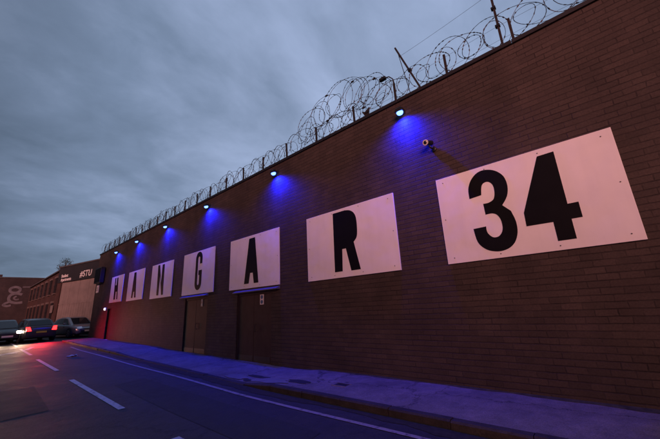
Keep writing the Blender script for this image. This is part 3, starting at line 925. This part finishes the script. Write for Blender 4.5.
# ------------------------------------------------------------------ drain grate and scraps
gr = thing('utility_cover', (4.98, 4.27, 0.1), 'small dark iron utility cover set in the pavement beside the brick wall', 'cover')
zt = pav(4.3, 5.05)
MB().box(4.95, 5.12, 4.15, 4.42, zt - .03, zt + .008).build('lid', M['iron'], gr, bevel=.004)
MB().box(4.92, 4.949, 4.12, 4.45, zt - .03, zt + .010).box(5.121, 5.15, 4.12, 4.45, zt - .03, zt + .010).build('frame', M['patch'], gr)
for (x, y, rz, s, lab) in ((3.15, 17.0, .4, .16, 'crumpled pale paper scrap lying on the road near the far corner'),):
    mb = MB(); rr = random.Random(int(x * 100))
    n = 5
    g = [[(x + (i / n - .5) * s * 2, y + (j / n - .5) * s * 1.4, gz(y) + .012 + rr.uniform(0, .45) * s) for j in range(n + 1)] for i in range(n + 1)]
    for i in range(n):
        for j in range(n):
            mb.poly([g[i][j], g[i + 1][j], g[i + 1][j + 1], g[i][j + 1]])
    o = mb.build('paper_scrap', M['white_plastic'])
    sm_ = o.modifiers.new('thick', 'SOLIDIFY'); sm_.thickness = .003
    tag(o, lab, 'litter')


# ------------------------------------------------------------------ text helper
def text_mesh(s, size, depth, shear=0.0, bold=0.0, gap=1.0):
    cu_ = bpy.data.curves.new('t', 'FONT'); cu_.body = s; cu_.size = size; cu_.extrude = depth; cu_.shear = shear; cu_.offset = bold; cu_.space_character = gap
    ob = bpy.data.objects.new('t', cu_); col.objects.link(ob)
    dg = bpy.context.evaluated_depsgraph_get()
    me = bpy.data.meshes.new_from_object(ob.evaluated_get(dg))
    bpy.data.objects.remove(ob)
    return me


# ------------------------------------------------------------------ the building past the corner, turned a little to the street
M['cladding'] = plain('black_cladding', (0.018, 0.016, 0.017), .55, 0, .2, 1.5)
M['shutter'] = plain('faded_pink_grey_shutter', (0.20, 0.165, 0.15), .6, 0, .2, 1.2)
M['shutter_line'] = plain('shutter_gap', (0.06, 0.045, 0.04), .7)
M['sign_white'] = plain('white_sign_lettering', (0.72, 0.70, 0.68), .5)
M['roofing'] = plain('dark_slate_roof', (0.06, 0.058, 0.06), .7, 0, .3, 2)
P1 = Vector((5.5, 40.0)); P0 = Vector((7.35, 32.3))
FLN = (P0 - P1).length
st = thing('studio_building', (P1.x, P1.y, gz(40)), 'building past the corner with black sign band lettered #STU over tall pinkish shutters', 'building', rz=math.atan2(P0.y - P1.y, P0.x - P1.x))
z0 = gz(36) - gz(40)
zT = 6.55 - gz(40)
def B(name, mat, parent, *a, **k):
    return MB().box(*a).build(name, mat, parent, world=False, **k)
B('wall', M['street_brick'], st, 0, FLN, .12, 9, z0 - 1, zT - .03)
B('pilaster', M['street_brick'], st, 0, .62, -.08, .118, z0 - 1, 4.62)
B('pilaster', M['street_brick'], st, 7.35, FLN, -.08, .118, z0 - 1, 4.62)
B('sign_band', M['cladding'], st, -.05, FLN + .02, -.14, .119, 4.63, zT)
B('gutter', M['roofing'], st, -.1, FLN + .05, -.2, .14, zT + .002, zT + .12)
for k in range(4):
    x0 = .66 + k * 1.665
    s = B('shutter', M['shutter'], st, x0, x0 + 1.64, -.01, .117, z0 - .5, 4.6)
    B('cross_rail', M['shutter'], s, x0 + .005, x0 + 1.635, -.035, -.012, 2.55, 2.66)
    B('kick_board', M['shutter_line'], s, x0 + .03, x0 + 1.61, -.022, -.012, z0 - .1, .7)
    for j in range(1, 4):
        B('board_gap', M['shutter_line'], s, x0 + j * .41 - .008, x0 + j * .41 + .008, -.0125, -.0105, .75, 2.54)
def put_text(s, size, x, z, parent, shear=0.0, bold=0.0, gap=1.0):
    me = text_mesh(s, size, .012, shear, bold, gap)
    me.materials.append(M['sign_white'])
    o = bpy.data.objects.new('lettering', me); col.objects.link(o); o.parent = parent
    o.rotation_euler = (R(90), 0, 0); o.location = (x, -.155, z)
    return o
put_text('#STU', 0.78, 4.05, 4.86, st, .10, .006, 1.12)
put_text('Student', .40, .62, 5.10, st, 0, .008)
put_text('Apartments', .40, .62, 4.74, st, 0, .008)

# brick range beyond it, parallel to the street, with dark windows
sb = thing('brick_range', (5.55, 50, gz(50)), 'low reddish brown brick range with two rows of dark windows, left of the #STU building', 'building')
MB().box(5.55, 15, 40.06, 62.5, 0, 6.42).build('wall', M['street_brick'], sb)
MB().prism([(5.40, 40.06, 6.422), (15.1, 40.06, 6.422), (10.2, 40.06, 8.4)], (0, 22.4, 0)).build('roof', M['roofing'], sb)
MB().box(5.36, 5.52, 40.06, 62.5, 6.30, 6.42).build('gutter', M['roofing'], sb)
M['lintel'] = plain('stone_lintel', (.12, .09, .08), .7)
for k in range(7):
    yc = 42.0 + k * 3.05
    for zc, hh in ((2.2, 1.7), (4.75, 1.5)):
        z_ = zc + gz(yc) * .5
        fr = MB().box(5.50, 5.547, yc - .55, yc + .55, z_ - hh / 2, z_ + hh / 2).build('window', M['glass'], sb)
        MB().box(5.47, 5.499, yc - .03, yc + .03, z_ - hh / 2, z_ + hh / 2).box(5.472, 5.498, yc - .55, yc + .55, z_ - .025, z_ + .025).build('glazing_bar', M['coping'], fr)
        MB().box(5.44, 5.548, yc - .68, yc + .68, z_ + hh / 2 + .001, z_ + hh / 2 + .2).build('lintel', M['lintel'], fr)
        MB().box(5.42, 5.548, yc - .65, yc + .65, z_ - hh / 2 - .1, z_ - hh / 2 - .001).build('sill', M['lintel'], fr)
nb = thing('notice_board', (5.5, 41.0, 2.4), 'small pale notice board on the brick range at its nearer end', 'sign')
MB().box(5.36, 5.40, 40.3, 41.5, 2.35, 3.05).build('board', M['shutter'], nb)
for y in (40.6, 41.2):
    MB().box(5.40, 5.50, y, y + .06, 2.5, 2.6).build('bracket', M['iron'], nb)

# wall across the end of the street with a painted curl
mw = thing('end_building', (0, 66, gz(66)), 'dark brick building across the end of the street with a pale painted curl', 'building')
MB().box(-30, 14, 66, 80, 0, 8.0).build('wall', M['mural_brick'], mw)
MB().box(-30.1, 14.1, 65.9, 80.1, 8.002, 8.16).build('coping', M['roofing'], mw)
MB().box(1.5, 2.6, 66.6, 67.6, 8.162, 8.55).box(-4, -3, 66.6, 67.6, 8.162, 9.2).build('chimney', M['mural_brick'], mw)
for x in (-6, -3.4):
    MB().box(x, x + 1.1, 65.95, 65.998, 3.2, 5.4).build('window', M['glass'], mw)
MB().box(-2, 1.2, 65.93, 65.998, .6, 3.6).build('shutter', M['cladding'], mw)
M['mural'] = plain('pale_mural_paint', (.14, .12, .13), .7, 0, .3, 2)
mu = MB()
def stroke(mb, pts, wd, dep=.012, y=65.99):
    pts = [Vector((a, b)) for a, b in pts]
    L_, R_ = [], []
    for i, p in enumerate(pts):
        d = (pts[min(i + 1, len(pts) - 1)] - pts[max(i - 1, 0)]).normalized(); n = Vector((-d.y, d.x))
        ww = wd[i] if isinstance(wd, list) else wd
        L_.append(p + n * ww); R_.append(p - n * ww)
    for i in range(len(pts) - 1):
        mb.prism([(L_[i].x, y, L_[i].y), (L_[i + 1].x, y, L_[i + 1].y), (R_[i + 1].x, y, R_[i + 1].y), (R_[i].x, y, R_[i].y)], (0, -dep, 0))
cx, cz = 4.2, 6.3
stroke(mu, [(cx + .55 * math.cos(a * .314), cz + .42 * math.sin(a * .314)) for a in range(21)], .16)
stroke(mu, smooth([(5.05, 5.62), (4.5, 5.78), (3.9, 5.6), (3.72, 5.1), (3.95, 4.62), (4.6, 4.42), (5.25, 4.5)], 5), .17, .016)
stroke(mu, smooth([(4.5, 5.4), (4.25, 5.15), (4.45, 4.9), (4.8, 4.95)], 5), .10, .02)
stroke(mu, smooth([(3.95, 4.65), (3.5, 4.4), (3.3, 4.15), (3.7, 4.0), (4.1, 4.1)], 5), .14, .022)
stroke(mu, [(4.95, 6.72), (5.9, 6.75), (6.6, 6.72)], .07, .014)
muo = mu.build('mural', M['mural'], mw)
muo['label'] = 'pale painted curl on the dark brick'

# small tree behind the roofs
M['leaf'] = plain('dusk_foliage', (.045, .06, .035), .8, 0, .4, 9)
M['bark'] = plain('bark', (.06, .045, .035), .85, 0, .3, 8)
tr = thing('small_tree', (6.75, 47.3, gz(47)), 'small bushy tree top showing above the roofs past the corner', 'tree')
tx, ty = 9.25, 64.5
tr.location = (tx, ty, gz(ty))
tm = MB()
tm.tube([(tx, ty, gz(ty)), (tx + .1, ty, 4), (tx, ty + .1, 8), (tx + .05, ty, 10.4)], [.22, .17, .12, .04], 7)
for k in range(7):
    a = k * .9; z = 7.6 + k * .35
    tm.tube([(tx, ty, z), (tx + .7 * math.cos(a), ty + .7 * math.sin(a), z + .7), (tx + 1.1 * math.cos(a), ty + 1.1 * math.sin(a), z + 1.1)], [.07, .045, .015], 5)
tm.build('trunk', M['bark'], tr)
lf = MB(); rl = random.Random(5)
for c in range(17):
    a = rl.uniform(0, 6.28); rr = rl.uniform(.1, .75); cc_ = Vector((tx + rr * math.cos(a), ty + rr * math.sin(a), rl.uniform(8.3, 11.0)))
    for q in range(60):
        p = cc_ + Vector((rl.gauss(0, .26), rl.gauss(0, .26), rl.gauss(0, .2)))
        u = Vector((rl.uniform(-1, 1), rl.uniform(-1, 1), rl.uniform(-1, 1))).normalized(); v = u.orthogonal().normalized()
        s = rl.uniform(.05, .1)
        lf.poly([p - u * s, p + v * s * .5, p + u * s, p - v * s * .5])
lf.build('crown', M['leaf'], tr)


# ------------------------------------------------------------------ cars
M['tyre'] = plain('tyre_rubber', (.015, .015, .015), .8)
M['rim'] = plain('alloy_rim', (.35, .35, .36), .35, .8)
M['trim'] = plain('black_trim', (.012, .012, .012), .5)
M['lamp_clear'] = plain('clear_lamp', (.55, .55, .55), .12, .5)
M['lamp_red'] = plain('red_lamp', (.25, .01, .01), .2)
M['plate_y'] = plain('yellow_plate', (.55, .42, .05), .5)
M['head_on'] = emit('lit_headlamp', (1.0, .86, .68), 40.0)
M['tail_on'] = emit('lit_tail_lamp', (1.0, .012, .012), 8.0)


def car(name, loc, rz, paint, label, head='off', tail='off'):
    """x forward; a five-door hatchback"""
    r = thing(name, loc, label, 'car', rz=rz)
    st_ = [(-2.10, .42, .70, .60), (-2.06, .30, .86, .76), (-1.80, .22, .97, .85), (-1.35, .19, .98, .885), (-.4, .18, .95, .895), (.5, .18, .93, .895), (1.05, .19, .90, .885), (1.55, .20, .82, .85), (1.95, .24, .72, .77), (2.10, .34, .62, .62)]
    rings = []
    for x, zl, zb_, hw_ in st_:
        zm = (zl + zb_) / 2
        half = [(hw_ * .86, zl), (hw_ * .97, zl + .08), (hw_, zm), (hw_ * .985, zb_ - .10), (hw_ * .90, zb_ - .02), (hw_ * .5, zb_ + .015)]
        rings.append([(x, -a, z) for a, z in half] + [(x, a, z) for a, z in half[::-1]])
    body = MB().loft(rings).build('body', paint, r, world=False, smooth=True)
    es = body.modifiers.new('bev', 'BEVEL'); es.width = .015; es.segments = 2
    # cabin
    cab = [(-1.98, .93, .93, .74, .74), (-1.45, .95, 1.36, .80, .60), (-.75, .94, 1.46, .82, .63), (-.05, .93, 1.46, .82, .63), (.32, .92, 1.38, .81, .61), (1.12, .89, .89, .74, .72)]
    rings = []
    for x, z0_, z1_, w0, w1_ in cab:
        rings.append([(x, -w0, z0_ - .06), (x, -w1_, z1_ - .03), (x, -w1_ * .8, z1_ + .012), (x, w1_ * .8, z1_ + .012), (x, w1_, z1_ - .03), (x, w0, z0_ - .06)])
    cabo = MB().loft(rings).build('roof', paint, r, world=False)
    def lerp(a, b, t): return Vector(a).lerp(Vector(b), t)
    for s in (-1, 1):
        def P(i, t, out=.008):
            x, z0_, z1_, w0, w1_ = cab[i]
            a = Vector((x, s * w0, z0_ - .06)); b = Vector((x, s * w1_, z1_ - .03))
            p = a.lerp(b, t); p.y += s * out; return p
        for seg in ((1, 2), (2, 3)):
            a, b = seg
            q = [P(a, .18).lerp(P(b, .18), .06), P(a, .18).lerp(P(b, .18), .95), P(a, .9).lerp(P(b, .9), .95), P(a, .9).lerp(P(b, .9), .06)]
            MB().prism(q, (0, s * .006, 0)).build('side_window', M['glass'], r, world=False)
        q = [P(3, .2).lerp(P(5, .9), .02), P(3, .2).lerp(P(5, .9), .78), P(3, .9).lerp(P(4, .9), .9), P(3, .9).lerp(P(4, .9), .05)]
        MB().prism(q, (0, s * .006, 0)).build('side_window', M['glass'], r, world=False)
        mr = MB().box(.62, .80, s * .90 if s > 0 else -1.04, s * 1.04 if s > 0 else -.90, .92, 1.06).build('mirror', paint, r, world=False, bevel=.03)
    def cross(i, j, t0, t1, name_, wd):
        x0, _, za, _, wa = cab[i]; x1, _, zb2, _, wb = cab[j]
        A = lambda t, sd: Vector((x0 + (x1 - x0) * t, sd * (wa + (wb - wa) * t) * wd, za + (zb2 - za) * t + .012))
        nrm = Vector((-(zb2 - za), 0, x1 - x0)).normalized()
        if nrm.z < 0: nrm = -nrm
        q = [A(t0, -1) + nrm * .012, A(t1, -1) + nrm * .012, A(t1, 1) + nrm * .012, A(t0, 1) + nrm * .012]
        MB().prism(q, nrm * .006).build(name_, M['glass'], r, world=False)
    cross(4, 5, .03, .93, 'windscreen', .80)
    cross(1, 0, .05, .8, 'rear_window', .80)
    for x in (-1.28, 1.30):
        for s in (-1, 1):
            MB().lathe([(0, .37), (.012, .365)], (x, s * .885, .33), (0, s, 0), 20).build('wheel_arch', M['trim'], r, world=False)
            wh = MB().lathe([(-.2, .30), (-.18, .32), (0, .32), (.02, .30), (.022, .22)], (x, s * .905, .32), (0, s, 0), 22).build('wheel', M['tyre'], r, world=False)
            rim = MB().lathe([(0, .215), (.006, .2), (.008, .05), (.014, .04)], (x, s * .928, .32), (0, s, 0), 18).build('rim', M['rim'], wh, world=False)
            for k in range(5):
                a = k * 1.2566
                c_, s_ = math.cos(a + .63), math.sin(a + .63)
                MB().lathe([(0, .04), (.003, .04)], (x + .13 * c_, s * .9375, .32 + .13 * s_), (0, s, 0), 8).build('rim_opening', M['tyre'], wh, world=False)
    for s in (-1, 1):
        y0_, y1_ = (.42, .74) if s > 0 else (-.74, -.42)
        MB().prism([(2.06, y0_, .60), (2.06, y1_, .61), (1.93, y1_, .76), (1.97, y0_, .74)], (.05, 0, .012)).build('headlight', M['head_on'] if head == 'on' else M['lamp_clear'], r, world=False)
        MB().prism([(-2.03, s * .50, .70), (-2.03, s * .76, .70), (-1.96, s * .78, .95), (-1.98, s * .60, .95)], (-.07, 0, 0)).build('tail_light', M['tail_on'] if tail == 'on' else M['lamp_red'], r, world=False)
    MB().box(2.06, 2.135, -.5, .5, .34, .50).build('grille', M['trim'], r, world=False)
    MB().box(2.14, 2.15, -.26, .26, .40, .51).build('number_plate', M['white_plastic'], r, world=False)
    MB().box(-2.125, -2.112, -.26, .26, .56, .67).build('number_plate', M['plate_y'], r, world=False)
    MB().box(-2.115, -2.06, -.6, .6, .30, .40).build('rear_bumper_trim', M['trim'], r, world=False)
    for s in (-1, 1):
        for x in (-.45, .45):
            MB().box(x - .09, x + .09, s * .897 - .008, s * .897 + .008, .76, .79).build('door_handle', M['trim'], r, world=False)
        MB().box(-1.0, 1.0, s * .888 - .012, s * .888 + .012, .24, .31).build('sill_trim', M['trim'], r, world=False)
    if head == 'on':
        for s in (-1, 1):
            ld = bpy.data.lights.new('headlight_beam', 'SPOT'); ld.energy = 380; ld.color = (1, .68, .45)
            ld.spot_size = R(62); ld.spot_blend = 1.0; ld.shadow_soft_size = .08
            lo = bpy.data.objects.new('headlight_beam', ld); col.objects.link(lo); lo.parent = r
            lo.location = (2.2, s * .58, .68); d = Vector((1, 0.05, -.10)).normalized()
            lo.rotation_euler = (-d).to_track_quat('Z', 'Y').to_euler()
    if tail == 'on':
        ld = bpy.data.lights.new('tail_glow', 'SPOT'); ld.energy = 560; ld.color = (1, .02, .05); ld.spot_size = R(95); ld.spot_blend = .8; ld.shadow_soft_size = .3
        lo = bpy.data.objects.new('tail_glow', ld); col.objects.link(lo); lo.parent = r
        lo.location = (-2.3, 0, .8); lo.rotation_euler = Vector((1, 0, .22)).to_track_quat('Z', 'Y').to_euler()
    return r


M['silver'] = plain('silver_car_paint', (.26, .26, .28), .28, .6, .05, 2)
M['dark_paint'] = plain('dark_car_paint', (.03, .03, .035), .25, .3, .05, 2)
M['grey_paint'] = plain('grey_car_paint', (.07, .07, .075), .25, .4, .05, 2)
da = math.atan2(P0.y - P1.y, P0.x - P1.x)
car('parked_car', (5.72, 31.6, gz(31.6)), da, M['silver'], 'silver hatchback parked side-on past the corner, in front of the pinkish shutters')
car('approaching_car', (1.72, 31.0, gz(31)), R(-90 + 6), M['dark_paint'], 'dark car at the far left with glaring white headlights on', head='on')
car('departing_car', (3.22, 30.6, gz(30.6)), R(97), M['grey_paint'], 'grey car seen from behind with red tail lights lit, beside the parked hatchback', tail='on')
